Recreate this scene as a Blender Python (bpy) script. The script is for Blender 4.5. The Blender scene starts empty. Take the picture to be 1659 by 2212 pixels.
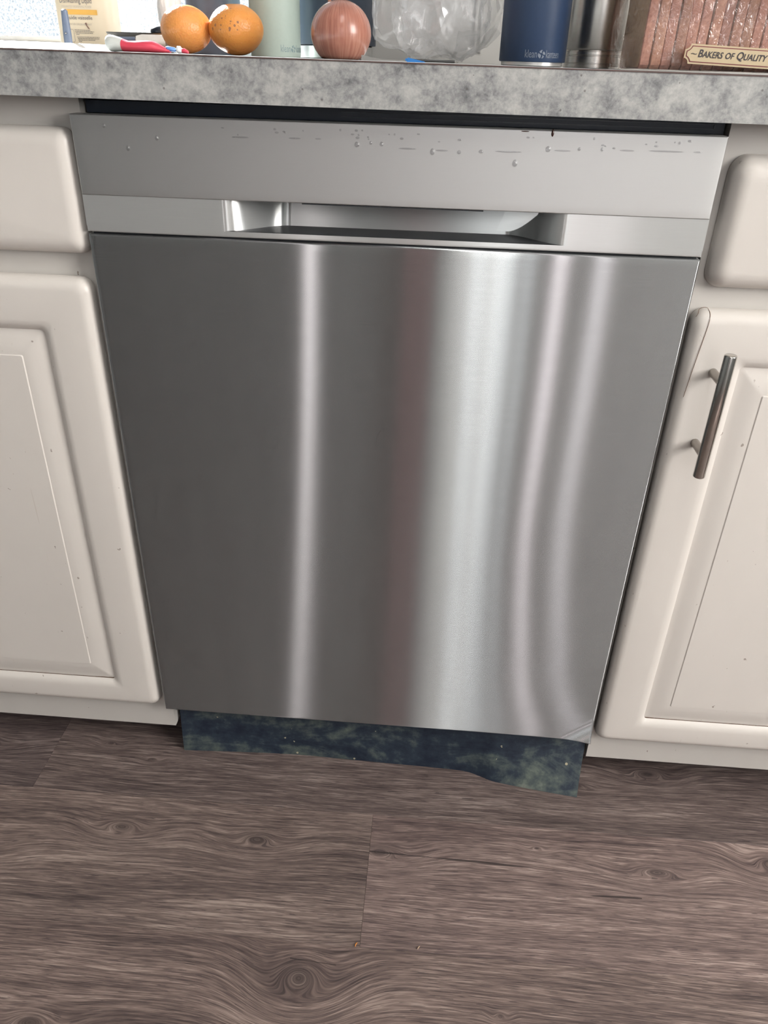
import bpy, bmesh, math, random
from mathutils import Vector, Matrix, noise
random.seed(7)
SC = bpy.context.scene
COL = SC.collection
PI = math.pi

# ------------------------------------------------------------------ camera
CAM_POS = (0.04873, -0.7793, 0.91604)
YAW, PITCH, ROLL = 0.05754, -0.53373, -0.03086
cam_d = bpy.data.cameras.new('camera')
cam_d.sensor_fit = 'HORIZONTAL'; cam_d.sensor_width = 36.0
cam_d.lens = 36.0 * 1649.0 / 1659.0
cam_d.clip_start = 0.02
cam = bpy.data.objects.new('camera', cam_d); COL.objects.link(cam)
Rm = Matrix.Rotation(YAW, 3, 'Z') @ Matrix.Rotation(PITCH, 3, 'X') @ Matrix.Rotation(ROLL, 3, 'Y')
r_, f_, u_ = Rm.col[0], Rm.col[1], Rm.col[2]
cam.matrix_world = Matrix(((r_[0], u_[0], -f_[0], CAM_POS[0]), (r_[1], u_[1], -f_[1], CAM_POS[1]),
                           (r_[2], u_[2], -f_[2], CAM_POS[2]), (0, 0, 0, 1)))
SC.camera = cam

# ------------------------------------------------------------------ view, world, lights
SC.view_settings.view_transform = 'Standard'
SC.view_settings.look = 'None'
SC.view_settings.exposure = 0.28
SC.view_settings.gamma = 1.0
SC.view_settings.use_curve_mapping = False
cy = SC.cycles
cy.max_bounces = 6; cy.diffuse_bounces = 3; cy.glossy_bounces = 3; cy.transmission_bounces = 4; cy.transparent_max_bounces = 10
cy.caustics_reflective = False; cy.caustics_refractive = False
cy.use_adaptive_sampling = True; cy.adaptive_threshold = .07; cy.adaptive_min_samples = 12
W = bpy.data.worlds.new('sky'); SC.world = W; W.use_nodes = True
bg = W.node_tree.nodes['Background']
bg.inputs[0].default_value = (0.93, 0.97, 1.0, 1); bg.inputs[1].default_value = 2.2

def area(name, loc, direction, sx, sy, power, color=(1, 1, 1)):
    l = bpy.data.lights.new(name, 'AREA'); l.shape = 'RECTANGLE'; l.size = sx; l.size_y = sy
    l.energy = power; l.color = color
    o = bpy.data.objects.new(name, l); COL.objects.link(o); o.location = loc
    o.rotation_euler = Vector(direction).to_track_quat('-Z', 'Z').to_euler()
    return o
sun = bpy.data.lights.new('sun', 'SUN'); sun.energy = 55.0; sun.angle = 0.01; sun.color = (1, .97, .92)
sun_o = bpy.data.objects.new('sun', sun); COL.objects.link(sun_o)
sun_o.rotation_euler = Vector((0.52, -0.78, -0.46)).to_track_quat('-Z', 'Y').to_euler()
YB = -2.8            # wall behind the camera
# added lights in made-up slits behind the camera, for streaks reflected in the door: (x0, x1, watts, colour)
BACKSLITS = [(-0.56, -0.51, 1.45, (1, .87, .85)), (0.205, 0.285, .22, (1, .99, .95)), (0.305, 0.42, .65, (1, .99, .95)), (0.44, 0.50, .18, (1, .97, .93)),
           (0.58, 0.64, 1.35, (1, .84, .85)), (0.76, 0.84, .85, (1, .84, .85))]
for i, (a, b, p, c) in enumerate(BACKSLITS):
    area('streak_light', ((a + b) / 2, YB - .05, 1.3), (0, 1, 0), b - a, 1.5, p, c)
area('daylight_right', (2.22, -1.45, 1.55), (-1, 0.0, -.1), 1.6, 1.1, 76, (1, .95, .90))
lamp_o = area('ceiling_lamp_light', (0.19, -.95, 2.338), (0, 0, -1), .20, 1.1, 5.5, (1, .97, .92))
lamp_o.rotation_euler = (0, 0, .09)

# ------------------------------------------------------------------ material helpers
def new_mat(name):
    m = bpy.data.materials.new(name); m.use_nodes = True
    nt = m.node_tree; nt.nodes.clear()
    out = nt.nodes.new('ShaderNodeOutputMaterial')
    return m, nt, out
def N(nt, t, **kw):
    n = nt.nodes.new(t)
    for k, v in kw.items(): setattr(n, k, v)
    return n
def setv(nt, sock, v):
    if hasattr(v, 'is_output'): nt.links.new(v, sock)
    else: sock.default_value = v
def M(nt, op, a, b=0.0, c=0.0):
    n = N(nt, 'ShaderNodeMath', operation=op)
    setv(nt, n.inputs[0], a); setv(nt, n.inputs[1], b)
    if op in ('MULTIPLY_ADD', 'COMPARE', 'SMOOTH_MIN'): setv(nt, n.inputs[2], c)
    return n.outputs[0]
def mixc(nt, fac, a, b):
    n = N(nt, 'ShaderNodeMix', data_type='RGBA')
    setv(nt, n.inputs[0], fac)
    setv(nt, n.inputs[6], a if hasattr(a, 'is_output') else (*a[:3], 1))
    setv(nt, n.inputs[7], b if hasattr(b, 'is_output') else (*b[:3], 1))
    return n.outputs[2]
def rampn(nt, fac, stops):
    n = N(nt, 'ShaderNodeValToRGB'); cr = n.color_ramp
    while len(cr.elements) < len(stops): cr.elements.new(0.5)
    for e, (p, c) in zip(cr.elements, stops):
        e.position = p; e.color = (c, c, c, 1) if not isinstance(c, tuple) else (*c[:3], 1)
    nt.links.new(fac, n.inputs[0]); return n.outputs[0]
def objco(nt): return N(nt, 'ShaderNodeTexCoord').outputs['Object']
def mapped(nt, co, scale, loc=(0, 0, 0)):
    n = N(nt, 'ShaderNodeMapping'); nt.links.new(co, n.inputs[0])
    n.inputs['Scale'].default_value = scale; n.inputs['Location'].default_value = loc
    return n.outputs[0]
def noisen(nt, co, scale, detail=3.0, rough=.5, dist=0.0):
    n = N(nt, 'ShaderNodeTexNoise'); nt.links.new(co, n.inputs['Vector'])
    n.inputs['Scale'].default_value = scale; n.inputs['Detail'].default_value = detail
    n.inputs['Roughness'].default_value = rough; n.inputs['Distortion'].default_value = dist
    return n.outputs[0]
def voro(nt, co, scale, feature='F1'):
    n = N(nt, 'ShaderNodeTexVoronoi', feature=feature); nt.links.new(co, n.inputs['Vector'])
    n.inputs['Scale'].default_value = scale
    return n
def bumpn(nt, h, strength=.2, dist=.001):
    n = N(nt, 'ShaderNodeBump'); nt.links.new(h, n.inputs['Height'])
    n.inputs['Strength'].default_value = strength; n.inputs['Distance'].default_value = dist
    return n.outputs[0]
def princ(nt, out, base, rough=.5, metal=0.0, **kw):
    p = N(nt, 'ShaderNodeBsdfPrincipled')
    setv(nt, p.inputs['Base Color'], base if hasattr(base, 'is_output') else (*base[:3], 1))
    setv(nt, p.inputs['Roughness'], rough); setv(nt, p.inputs['Metallic'], metal)
    for k, v in kw.items(): setv(nt, p.inputs[k.replace('_', ' ')], v)
    nt.links.new(p.outputs[0], out.inputs[0]); return p
def plain(name, base, rough=.5, metal=0.0, var=.06, vs=40.0, **kw):
    m, nt, out = new_mat(name)
    co = objco(nt); n = noisen(nt, co, vs, 4)
    dark = tuple(c * (1 - var) for c in base[:3]); lite = tuple(min(1, c * (1 + var)) for c in base[:3])
    princ(nt, out, mixc(nt, n, dark, lite), rough, metal, **kw)
    return m

# ------------------------------------------------------------------ mesh helpers
def link(name, me, mat=None, parent=None, smooth=None):
    o = bpy.data.objects.new(name, me); COL.objects.link(o)
    if mat is not None:
        for mm in (mat if isinstance(mat, (list, tuple)) else [mat]): me.materials.append(mm)
    if parent is not None: o.parent = parent
    if smooth is not None:
        for p in me.polygons: p.use_smooth = True
        if smooth < 179: me.set_sharp_from_angle(angle=math.radians(smooth))
    return o
def pyd(name, verts, faces, mat=None, parent=None, smooth=None):
    me = bpy.data.meshes.new(name); me.from_pydata([tuple(v) for v in verts], [], faces); me.validate(); me.update()
    bm = bmesh.new(); bm.from_mesh(me); bmesh.ops.recalc_face_normals(bm, faces=bm.faces); bm.to_mesh(me); bm.free()
    return link(name, me, mat, parent, smooth)
def empty(name, loc=(0, 0, 0)):
    o = bpy.data.objects.new(name, None); COL.objects.link(o); o.empty_display_size = .05; o.location = loc
    return o
def tag(o, label, cat, group=None):
    o['label'] = label; o['category'] = cat
    if group: o['group'] = group
    return o
def struct(o): o['kind'] = 'structure'; return o
def bm_box(bm, x0, x1, y0, y1, z0, z1, bev=0.0, seg=2):
    vs = [bm.verts.new(p) for p in ((x0, y0, z0), (x1, y0, z0), (x1, y1, z0), (x0, y1, z0),
                                    (x0, y0, z1), (x1, y0, z1), (x1, y1, z1), (x0, y1, z1))]
    fs = [bm.faces.new([vs[i] for i in q]) for q in ((3, 2, 1, 0), (4, 5, 6, 7), (0, 1, 5, 4), (1, 2, 6, 5), (2, 3, 7, 6), (3, 0, 4, 7))]
    if bev > 0:
        es = list({e for f in fs for e in f.edges})
        bmesh.ops.bevel(bm, geom=es, offset=bev, segments=seg, affect='EDGES', profile=.5)
def boxes(name, lst, mat, parent=None, bev=0.0, smooth=35, seg=2):
    bm = bmesh.new()
    for b in lst: bm_box(bm, *b, bev=bev, seg=seg)
    me = bpy.data.meshes.new(name); bm.to_mesh(me); bm.free()
    return link(name, me, mat, parent, smooth if bev > 0 else None)
def lathe(name, prof, c, mat, parent=None, seg=48, smooth=35, cap=True):
    vs, fs = [], []
    for (r, z) in prof:
        for k in range(seg):
            a = 2 * PI * k / seg
            vs.append((c[0] + r * math.cos(a), c[1] + r * math.sin(a), c[2] + z))
    for i in range(len(prof) - 1):
        for k in range(seg):
            k2 = (k + 1) % seg
            fs.append((i * seg + k, i * seg + k2, (i + 1) * seg + k2, (i + 1) * seg + k))
    if cap:
        fs.append(tuple(range(seg))[::-1]); n = len(prof) - 1
        fs.append(tuple(n * seg + k for k in range(seg)))
    return pyd(name, vs, fs, mat, parent, smooth)
def tube(name, pts, rad, mat, parent=None, seg=12, smooth=60, closed=False):
    pts = [Vector(p) for p in pts]; n = len(pts); vs, fs = [], []
    rads = rad if isinstance(rad, (list, tuple)) else [rad] * n
    up = Vector((0, 0, 1))
    for i, p in enumerate(pts):
        t = (pts[min(i + 1, n - 1)] - pts[max(i - 1, 0)]).normalized()
        a = t.cross(up if abs(t.z) < .9 else Vector((1, 0, 0))).normalized(); b = t.cross(a)
        for k in range(seg):
            th = 2 * PI * k / seg
            vs.append(p + rads[i] * (math.cos(th) * a + math.sin(th) * b))
    for i in range(n - 1):
        for k in range(seg):
            k2 = (k + 1) % seg
            fs.append((i * seg + k, i * seg + k2, (i + 1) * seg + k2, (i + 1) * seg + k))
    fs.append(tuple(range(seg))); fs.append(tuple((n - 1) * seg + k for k in range(seg)))
    return pyd(name, vs, fs, mat, parent, smooth)
def rrect(x0, x1, z0, z1, r, y, n=6):
    pts = []
    for cx, cz, a0 in ((x1 - r, z1 - r, 0), (x0 + r, z1 - r, 90), (x0 + r, z0 + r, 180), (x1 - r, z0 + r, 270)):
        for k in range(n + 1):
            a = math.radians(a0 + 90 * k / n)
            pts.append((cx + r * math.cos(a), y, cz + r * math.sin(a)))
    return pts
def loft(loops, cap0=True, cap1=True):
    vs, fs = [], []; n = len(loops[0])
    for lp in loops: vs += lp
    for i in range(len(loops) - 1):
        for k in range(n):
            k2 = (k + 1) % n
            fs.append((i * n + k, i * n + k2, (i + 1) * n + k2, (i + 1) * n + k))
    if cap0: fs.append(tuple(range(n)))
    if cap1: fs.append(tuple((len(loops) - 1) * n + k for k in range(n)))
    return vs, fs
def text_mesh(body, size, bold=0.0, shear=0.0, smallcaps=False, align='LEFT', res=3):
    cu = bpy.data.curves.new('t', 'FONT'); cu.body = body; cu.size = size; cu.offset = bold
    cu.shear = shear; cu.resolution_u = res; cu.align_x = align; cu.fill_mode = 'FRONT'
    if smallcaps:
        cu.small_caps_scale = .8
        for f in cu.body_format: f.use_small_caps = True
    o = bpy.data.objects.new('t', cu); COL.objects.link(o)
    dg = bpy.context.evaluated_depsgraph_get(); dg.update()
    me = bpy.data.meshes.new_from_object(o.evaluated_get(dg))
    bpy.data.objects.remove(o); bpy.data.curves.remove(cu)
    return me
def place_text(name, body, width, height, fn, mat, parent, bold=0.0, shear=0.0, smallcaps=False):
    """lettering as a flat mesh: scaled to width x height, then put on its surface by fn(u, v)"""
    me = text_mesh(body, 1.0, bold, shear, smallcaps)
    xs = [v.co.x for v in me.vertices]; ys = [v.co.y for v in me.vertices]
    x0, x1, y0, y1 = min(xs), max(xs), min(ys), max(ys)
    for v in me.vertices:
        v.co = fn((v.co.x - x0) / (x1 - x0) * width, (v.co.y - y0) / (y1 - y0) * height)
    me.materials.clear()
    return link(name, me, mat, parent)

# ------------------------------------------------------------------ materials
def wood_mat(name, knots, seed=0.0, cracks=(), tint=(1, 1, 1)):
    m, nt, out = new_mat(name)
    co = objco(nt); sep = N(nt, 'ShaderNodeSeparateXYZ'); nt.links.new(co, sep.inputs[0])
    x, y = sep.outputs[0], sep.outputs[1]
    low = noisen(nt, mapped(nt, co, (2.2, 7, 1), (seed, seed * 2, 0)), 1.0, 2)
    v = M(nt, 'ADD', y, M(nt, 'MULTIPLY', M(nt, 'SUBTRACT', low, .5), .035))
    core = None
    for (cx, cy, sx, sy, k, ring) in knots:
        dx = M(nt, 'DIVIDE', M(nt, 'SUBTRACT', x, cx), sx)
        dyr = M(nt, 'SUBTRACT', y, cy); dy = M(nt, 'DIVIDE', dyr, sy)
        r2 = M(nt, 'ADD', M(nt, 'MULTIPLY', dx, dx), M(nt, 'MULTIPLY', dy, dy))
        e = M(nt, 'EXPONENT', M(nt, 'MULTIPLY', r2, -1.0))
        v = M(nt, 'SUBTRACT', v, M(nt, 'MULTIPLY', M(nt, 'MULTIPLY', dyr, k), e))
        v = M(nt, 'ADD', v, M(nt, 'MULTIPLY', M(nt, 'MULTIPLY', M(nt, 'SQRT', r2), ring), e))
        e4 = M(nt, 'EXPONENT', M(nt, 'MULTIPLY', r2, -16.0))
        core = e4 if core is None else M(nt, 'MAXIMUM', core, e4)
    def comb(a, b, c=0.0):
        n = N(nt, 'ShaderNodeCombineXYZ'); setv(nt, n.inputs[0], a); setv(nt, n.inputs[1], b); setv(nt, n.inputs[2], c)
        return n.outputs[0]
    broad = noisen(nt, comb(M(nt, 'MULTIPLY', x, 2.5), M(nt, 'MULTIPLY', v, 30), seed), 1.0, 3, .6)
    mid = noisen(nt, comb(M(nt, 'MULTIPLY', x, 7), M(nt, 'MULTIPLY', v, 210), seed + 3), 1.0, 3, .65)
    fine = noisen(nt, comb(M(nt, 'MULTIPLY', x, 30), M(nt, 'MULTIPLY', v, 700), seed + 9), 1.0, 2, .6)
    pore = noisen(nt, comb(M(nt, 'MULTIPLY', x, 45), M(nt, 'MULTIPLY', v, 1100), seed + 17), 1.0, 1, .5)
    g = M(nt, 'ADD', M(nt, 'MULTIPLY', broad, .30), M(nt, 'ADD', M(nt, 'MULTIPLY', mid, .38), M(nt, 'MULTIPLY', fine, .46)))
    oi = N(nt, 'ShaderNodeObjectInfo')
    c = rampn(nt, g, [(.41, (.058, .044, .044)), (.53, (.145, .112, .103)), (.61, (.228, .180, .162)), (.70, (.385, .322, .288))])
    c = mixc(nt, M(nt, 'MULTIPLY', M(nt, 'GREATER_THAN', pore, .63), .65), c, (.05, .04, .042))
    if core is not None: c = mixc(nt, M(nt, 'MULTIPLY', core, .7), c, (.045, .036, .035))
    for (cy, x0, x1, wob) in cracks:
        d = M(nt, 'ABSOLUTE', M(nt, 'SUBTRACT', M(nt, 'ADD', y, M(nt, 'MULTIPLY', x, wob)), cy))
        brk = noisen(nt, comb(M(nt, 'MULTIPLY', x, 14), cy * 50, seed), 1.0, 2)
        inx = M(nt, 'MULTIPLY', M(nt, 'GREATER_THAN', x, x0), M(nt, 'LESS_THAN', x, x1))
        ln = M(nt, 'MULTIPLY', M(nt, 'MULTIPLY', M(nt, 'LESS_THAN', d, M(nt, 'MULTIPLY', M(nt, 'SUBTRACT', brk, .42), .008)), inx), 1.0)
        c = mixc(nt, M(nt, 'MULTIPLY', ln, .85), c, (.03, .024, .024))
    mulc = N(nt, 'ShaderNodeMix', data_type='RGBA', blend_type='MULTIPLY'); mulc.inputs[0].default_value = 1
    nt.links.new(c, mulc.inputs[6]); nt.links.new(oi.outputs['Color'], mulc.inputs[7])
    h = M(nt, 'ADD', M(nt, 'MULTIPLY', mid, .5), fine)
    princ(nt, out, mulc.outputs[2], M(nt, 'MULTIPLY_ADD', fine, .25, .38), 0.0,
          Normal=bumpn(nt, h, .6, .0007), Specular_IOR_Level=.45)
    return m

def paint_mat(name, base, speck=1.0, rough=.38):
    m, nt, out = new_mat(name); co = objco(nt)
    tone = noisen(nt, mapped(nt, co, (9, 9, 4)), 1.0, 4, .6)
    c = mixc(nt, tone, tuple(b * .93 for b in base), tuple(min(1, b * 1.04) for b in base))
    wob = N(nt, 'ShaderNodeTexNoise'); nt.links.new(co, wob.inputs['Vector']); wob.inputs['Scale'].default_value = 220
    wv = N(nt, 'ShaderNodeVectorMath', operation='MULTIPLY_ADD'); nt.links.new(wob.outputs['Color'], wv.inputs[0]); wv.inputs[1].default_value = (.006, .006, .008); nt.links.new(co, wv.inputs[2])
    msk = noisen(nt, co, 9.0, 3)
    v1 = voro(nt, mapped(nt, wv.outputs[0], (48, 48, 36)), 1.0)
    cs = N(nt, 'ShaderNodeSeparateXYZ'); nt.links.new(v1.outputs['Color'], cs.inputs[0])
    s1 = M(nt, 'MULTIPLY', M(nt, 'LESS_THAN', v1.outputs[0], M(nt, 'MULTIPLY', cs.outputs[1], .085)), M(nt, 'GREATER_THAN', cs.outputs[0], .72))
    v2 = voro(nt, mapped(nt, wv.outputs[0], (150, 150, 90)), 1.0)
    c2 = N(nt, 'ShaderNodeSeparateXYZ'); nt.links.new(v2.outputs['Color'], c2.inputs[0])
    s2 = M(nt, 'MULTIPLY', M(nt, 'LESS_THAN', v2.outputs[0], M(nt, 'MULTIPLY', c2.outputs[1], .16)), M(nt, 'MULTIPLY', M(nt, 'GREATER_THAN', c2.outputs[0], .8), M(nt, 'GREATER_THAN', msk, .5)))
    c = mixc(nt, M(nt, 'MULTIPLY', M(nt, 'MAXIMUM', s1, M(nt, 'MULTIPLY', s2, .55)), .6 * speck), c, (.16, .10, .07))
    scr = noisen(nt, mapped(nt, co, (160, 160, 5)), 1.0, 2, .5)
    c = mixc(nt, M(nt, 'MULTIPLY', M(nt, 'GREATER_THAN', scr, .76), .2 * speck), c, (.42, .33, .26))
    princ(nt, out, c, rough, 0.0, Normal=bumpn(nt, noisen(nt, co, 260, 2), .06, .0004))
    return m

def steel_mat(name, base, r, aniso, tone=.06, cloud=.05, diff=0.0):
    m, nt, out = new_mat(name); co = objco(nt)
    br = noisen(nt, mapped(nt, co, (26, 1, 1300)), 1.0, 3, .6)
    cl = noisen(nt, mapped(nt, co, (16, 6, 3)), 1.0, 5, .65)
    f = M(nt, 'ADD', M(nt, 'MULTIPLY', br, .5), M(nt, 'MULTIPLY', cl, .5))
    c = mixc(nt, f, tuple(b * (1 - tone) for b in base), tuple(min(1, b * (1 + tone)) for b in base))
    uv = N(nt, 'ShaderNodeTangent', direction_type='UV_MAP'); uv.uv_map = 'UVMap'
    p = N(nt, 'ShaderNodeBsdfAnisotropic'); nt.links.new(c, p.inputs['Color'])
    setv(nt, p.inputs['Roughness'], M(nt, 'MULTIPLY_ADD', cl, cloud, r - cloud / 2)); p.inputs['Anisotropy'].default_value = aniso; p.inputs['Rotation'].default_value = .25
    nt.links.new(uv.outputs[0], p.inputs['Tangent'])
    if diff > 0:
        d = N(nt, 'ShaderNodeBsdfDiffuse'); nt.links.new(c, d.inputs[0])
        mx = N(nt, 'ShaderNodeMixShader'); mx.inputs[0].default_value = diff
        nt.links.new(p.outputs[0], mx.inputs[1]); nt.links.new(d.outputs[0], mx.inputs[2]); nt.links.new(mx.outputs[0], out.inputs[0])
    else: nt.links.new(p.outputs[0], out.inputs[0])
    return m

def laminate_mat():
    m, nt, out = new_mat('concrete_laminate'); co = objco(nt)
    a = noisen(nt, co, 42, 8, .70, .25); b = noisen(nt, co, 170, 6, .75, .2); cc = noisen(nt, co, 7, 3)
    g = M(nt, 'ADD', M(nt, 'MULTIPLY', a, .48), M(nt, 'ADD', M(nt, 'MULTIPLY', b, .37), M(nt, 'MULTIPLY', cc, .15)))
    c = rampn(nt, g, [(.36, (.12, .124, .13)), (.45, (.275, .28, .282)), (.53, (.41, .415, .405)), (.64, (.56, .56, .535))])
    sp = voro(nt, co, 60)
    c = mixc(nt, M(nt, 'MULTIPLY', M(nt, 'LESS_THAN', sp.outputs[0], .06), .6), c, (.10, .085, .08))
    princ(nt, out, c, .42, 0.0, Specular_IOR_Level=.4)
    return m
def film_mat(name, gloss=.22, tint=(1, 1, 1), haze=.10, rough=.10, bump=.5, fk=1.0):
    m, nt, out = new_mat(name); co = objco(nt)
    tr = N(nt, 'ShaderNodeBsdfTransparent'); tr.inputs[0].default_value = (*tint, 1)
    gl = N(nt, 'ShaderNodeBsdfGlossy'); gl.inputs[0].default_value = (1, 1, 1, 1); gl.inputs['Roughness'].default_value = rough
    df = N(nt, 'ShaderNodeBsdfDiffuse'); df.inputs[0].default_value = (.9, .9, .92, 1)
    nb = bumpn(nt, noisen(nt, co, 90, 3, .6, 1.0), bump, .003)
    nt.links.new(nb, gl.inputs['Normal'])
    lw = N(nt, 'ShaderNodeLayerWeight'); lw.inputs[0].default_value = .5
    m1 = N(nt, 'ShaderNodeMixShader'); m2 = N(nt, 'ShaderNodeMixShader')
    m1.inputs[0].default_value = haze
    nt.links.new(tr.outputs[0], m1.inputs[1]); nt.links.new(df.outputs[0], m1.inputs[2])
    nt.links.new(M(nt, 'MULTIPLY_ADD', M(nt, 'POWER', lw.outputs['Facing'], 3.5), fk, .035 + gloss * .12), m2.inputs[0])
    nt.links.new(m1.outputs[0], m2.inputs[1]); nt.links.new(gl.outputs[0], m2.inputs[2])
    nt.links.new(m2.outputs[0], out.inputs[0])
    return m
def window_glass():
    m, nt, out = new_mat('pebbled_window_glass'); co = objco(nt)
    a = noisen(nt, co, 270, 3, .65, .4)
    c = rampn(nt, a, [(.38, (.50, .525, .545)), (.50, (.65, .665, .68)), (.60, (.97, .98, 1.0))])
    tr = N(nt, 'ShaderNodeBsdfTransparent'); nt.links.new(c, tr.inputs[0])
    gl = N(nt, 'ShaderNodeBsdfGlossy'); gl.inputs['Roughness'].default_value = .1
    mx = N(nt, 'ShaderNodeMixShader'); mx.inputs[0].default_value = .05
    nt.links.new(tr.outputs[0], mx.inputs[1]); nt.links.new(gl.outputs[0], mx.inputs[2]); nt.links.new(mx.outputs[0], out.inputs[0])
    return m
def translucent_mat(name, base, fac=.35, rough=.35):
    m, nt, out = new_mat(name); co = objco(nt)
    n = noisen(nt, co, 30, 3)
    c = mixc(nt, n, tuple(b * .95 for b in base), base)
    p = princ(nt, out, c, rough)
    t = N(nt, 'ShaderNodeBsdfTranslucent'); nt.links.new(c, t.inputs[0])
    mx = N(nt, 'ShaderNodeMixShader'); mx.inputs[0].default_value = fac
    nt.links.new(p.outputs[0], mx.inputs[1]); nt.links.new(t.outputs[0], mx.inputs[2]); nt.links.new(mx.outputs[0], out.inputs[0])
    return m
def kick_mat():
    m, nt, out = new_mat('dusty_black_rubber'); co = objco(nt)
    a = noisen(nt, mapped(nt, co, (7, 7, 22)), 1.0, 6, .7, .6); b = noisen(nt, co, 60, 4, .65)
    g = M(nt, 'ADD', M(nt, 'MULTIPLY', a, .65), M(nt, 'MULTIPLY', b, .35))
    c = rampn(nt, g, [(.38, (.005, .011, .026)), (.49, (.018, .030, .048)), (.60, (.085, .108, .10)), (.72, (.22, .24, .20))])
    v = voro(nt, co, 45)
    c = mixc(nt, M(nt, 'MULTIPLY', M(nt, 'LESS_THAN', v.outputs[0], .09), M(nt, 'GREATER_THAN', b, .53)), c, (.42, .38, .26))
    princ(nt, out, c, .62, 0.0, Normal=bumpn(nt, b, .3, .001))
    return m
def orange_mat(name, base, spots):
    m, nt, out = new_mat(name); co = objco(nt)
    n = noisen(nt, co, 50, 3)
    c = mixc(nt, n, tuple(b * .92 for b in base), tuple(min(1, b * 1.06) for b in base))
    if spots:
        a = voro(nt, co, 170); b = noisen(nt, co, 60, 4)
        ds = N(nt, 'ShaderNodeVectorMath', operation='DISTANCE'); nt.links.new(co, ds.inputs[0]); ds.inputs[1].default_value = (-.008, -.034, .036)
        near = M(nt, 'MULTIPLY', M(nt, 'LESS_THAN', ds.outputs['Value'], .021), M(nt, 'LESS_THAN', M(nt, 'MULTIPLY', a.outputs[0], M(nt, 'SUBTRACT', 1.15, b)), .17))
        c = mixc(nt, M(nt, 'MULTIPLY', near, .7), c, (.20, .11, .08))
    princ(nt, out, c, .36, 0.0, Normal=bumpn(nt, voro(nt, co, 420).outputs[0], .35, .0008),
          Subsurface_Weight=.25, Subsurface_Radius=(.012, .005, .002), Subsurface_Scale=1.0)
    return m
def onion_mat():
    m, nt, out = new_mat('onion_skin'); co = objco(nt)
    sep = N(nt, 'ShaderNodeSeparateXYZ'); nt.links.new(co, sep.inputs[0])
    ang = M(nt, 'ARCTAN2', sep.outputs[1], sep.outputs[0])
    cb = N(nt, 'ShaderNodeCombineXYZ'); nt.links.new(M(nt, 'MULTIPLY', ang, 9), cb.inputs[0]); nt.links.new(M(nt, 'MULTIPLY', sep.outputs[2], 18), cb.inputs[2])
    a = noisen(nt, cb.outputs[0], 1.3, 4, .65, .3)
    cl = noisen(nt, co, 22, 3)
    c = rampn(nt, M(nt, 'ADD', M(nt, 'MULTIPLY', a, .6), M(nt, 'MULTIPLY', cl, .4)),
              [(.3, (.24, .088, .068)), (.5, (.40, .165, .118)), (.7, (.55, .28, .20))])
    princ(nt, out, c, .27, 0.0, Normal=bumpn(nt, a, .15, .001), Coat_Weight=.3, Coat_Roughness=.15)
    return m
def bread_mats():
    m, nt, out = new_mat('bread_crust'); co = objco(nt)
    a = noisen(nt, co, 26, 5, .6); b = noisen(nt, co, 300, 3)
    oi = N(nt, 'ShaderNodeObjectInfo')
    c = rampn(nt, M(nt, 'ADD', M(nt, 'MULTIPLY', a, .7), M(nt, 'MULTIPLY', b, .3)), [(.35, (.22, .10, .076)), (.5, (.37, .185, .135)), (.66, (.54, .31, .22))])
    mulc = N(nt, 'ShaderNodeMix', data_type='RGBA', blend_type='MULTIPLY'); mulc.inputs[0].default_value = 1
    nt.links.new(c, mulc.inputs[6]); nt.links.new(oi.outputs['Color'], mulc.inputs[7])
    princ(nt, out, mulc.outputs[2], .7, 0.0, Normal=bumpn(nt, b, .3, .001))
    return m, plain('bread_crumb', (.5, .33, .2), .9, var=.2, vs=200)

MAT = {}
MAT['cab'] = paint_mat('cabinet_white_foil', (.74, .70, .655))
MAT['frame'] = paint_mat('cabinet_frame_paint', (.61, .585, .55), 1.2, .5)  # frame paint, its tone lowered a little for the shade around the doors
MAT['steel_door'] = steel_mat('brushed_steel_door', (.55, .57, .58), .24, .89, .24, .012)
MAT['steel_strip'] = steel_mat('brushed_steel_strip', (.70, .715, .71), .30, .72, .08, .02, .3)
MAT['steel_panel'] = steel_mat('satin_steel_panel', (.68, .685, .68), .48, .30, .03, .03)
MAT['pocket'] = plain('pocket_shade_dark', (.035, .037, .042), .45)  # dark colour stands in for the shade at the pocket's bottom
MAT['black'] = plain('appliance_black', (.008, .016, .032), .4)
MAT['blackline'] = plain('gap_and_kick_black', (.012, .014, .018), .6)  # black of the toe kick and of the strips that shade the gaps
MAT['ventline'] = plain('vent_plastic', (.02, .028, .042), .3)
MAT['kick'] = kick_mat()
MAT['lam'] = laminate_mat()
MAT['seam'] = plain('laminate_edge_line', (.10, .062, .055), .5)
MAT['chrome'] = plain('brushed_nickel', (.55, .53, .50), .17, 1.0, .05, 200)
MAT['nickel'] = plain('satin_nickel_post', (.42, .39, .36), .38, 1.0, .05, 200)
MAT['sink'] = plain('sink_steel', (.74, .74, .73), .3, .75)
MAT['wall'] = plain('wall_paint_white', (.74, .73, .70), .6, vs=8, var=.02)
MAT['wallroom'] = plain('wall_paint_greige', (.35, .385, .395), .7, vs=5, var=.03)
MAT['ceil'] = plain('ceiling_white', (.72, .71, .69), .8, vs=20, var=.03)
MAT['trim'] = plain('window_trim_white', (.80, .79, .77), .4)
MAT['glass'] = window_glass()
MAT['film'] = film_mat('clear_plastic_film', haze=.14, bump=.05, fk=.5)
MAT['breadfilm'] = film_mat('bread_bag_film', haze=.02, tint=(1, .98, .97), bump=.8, fk=.9)
MAT['water'] = None

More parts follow.
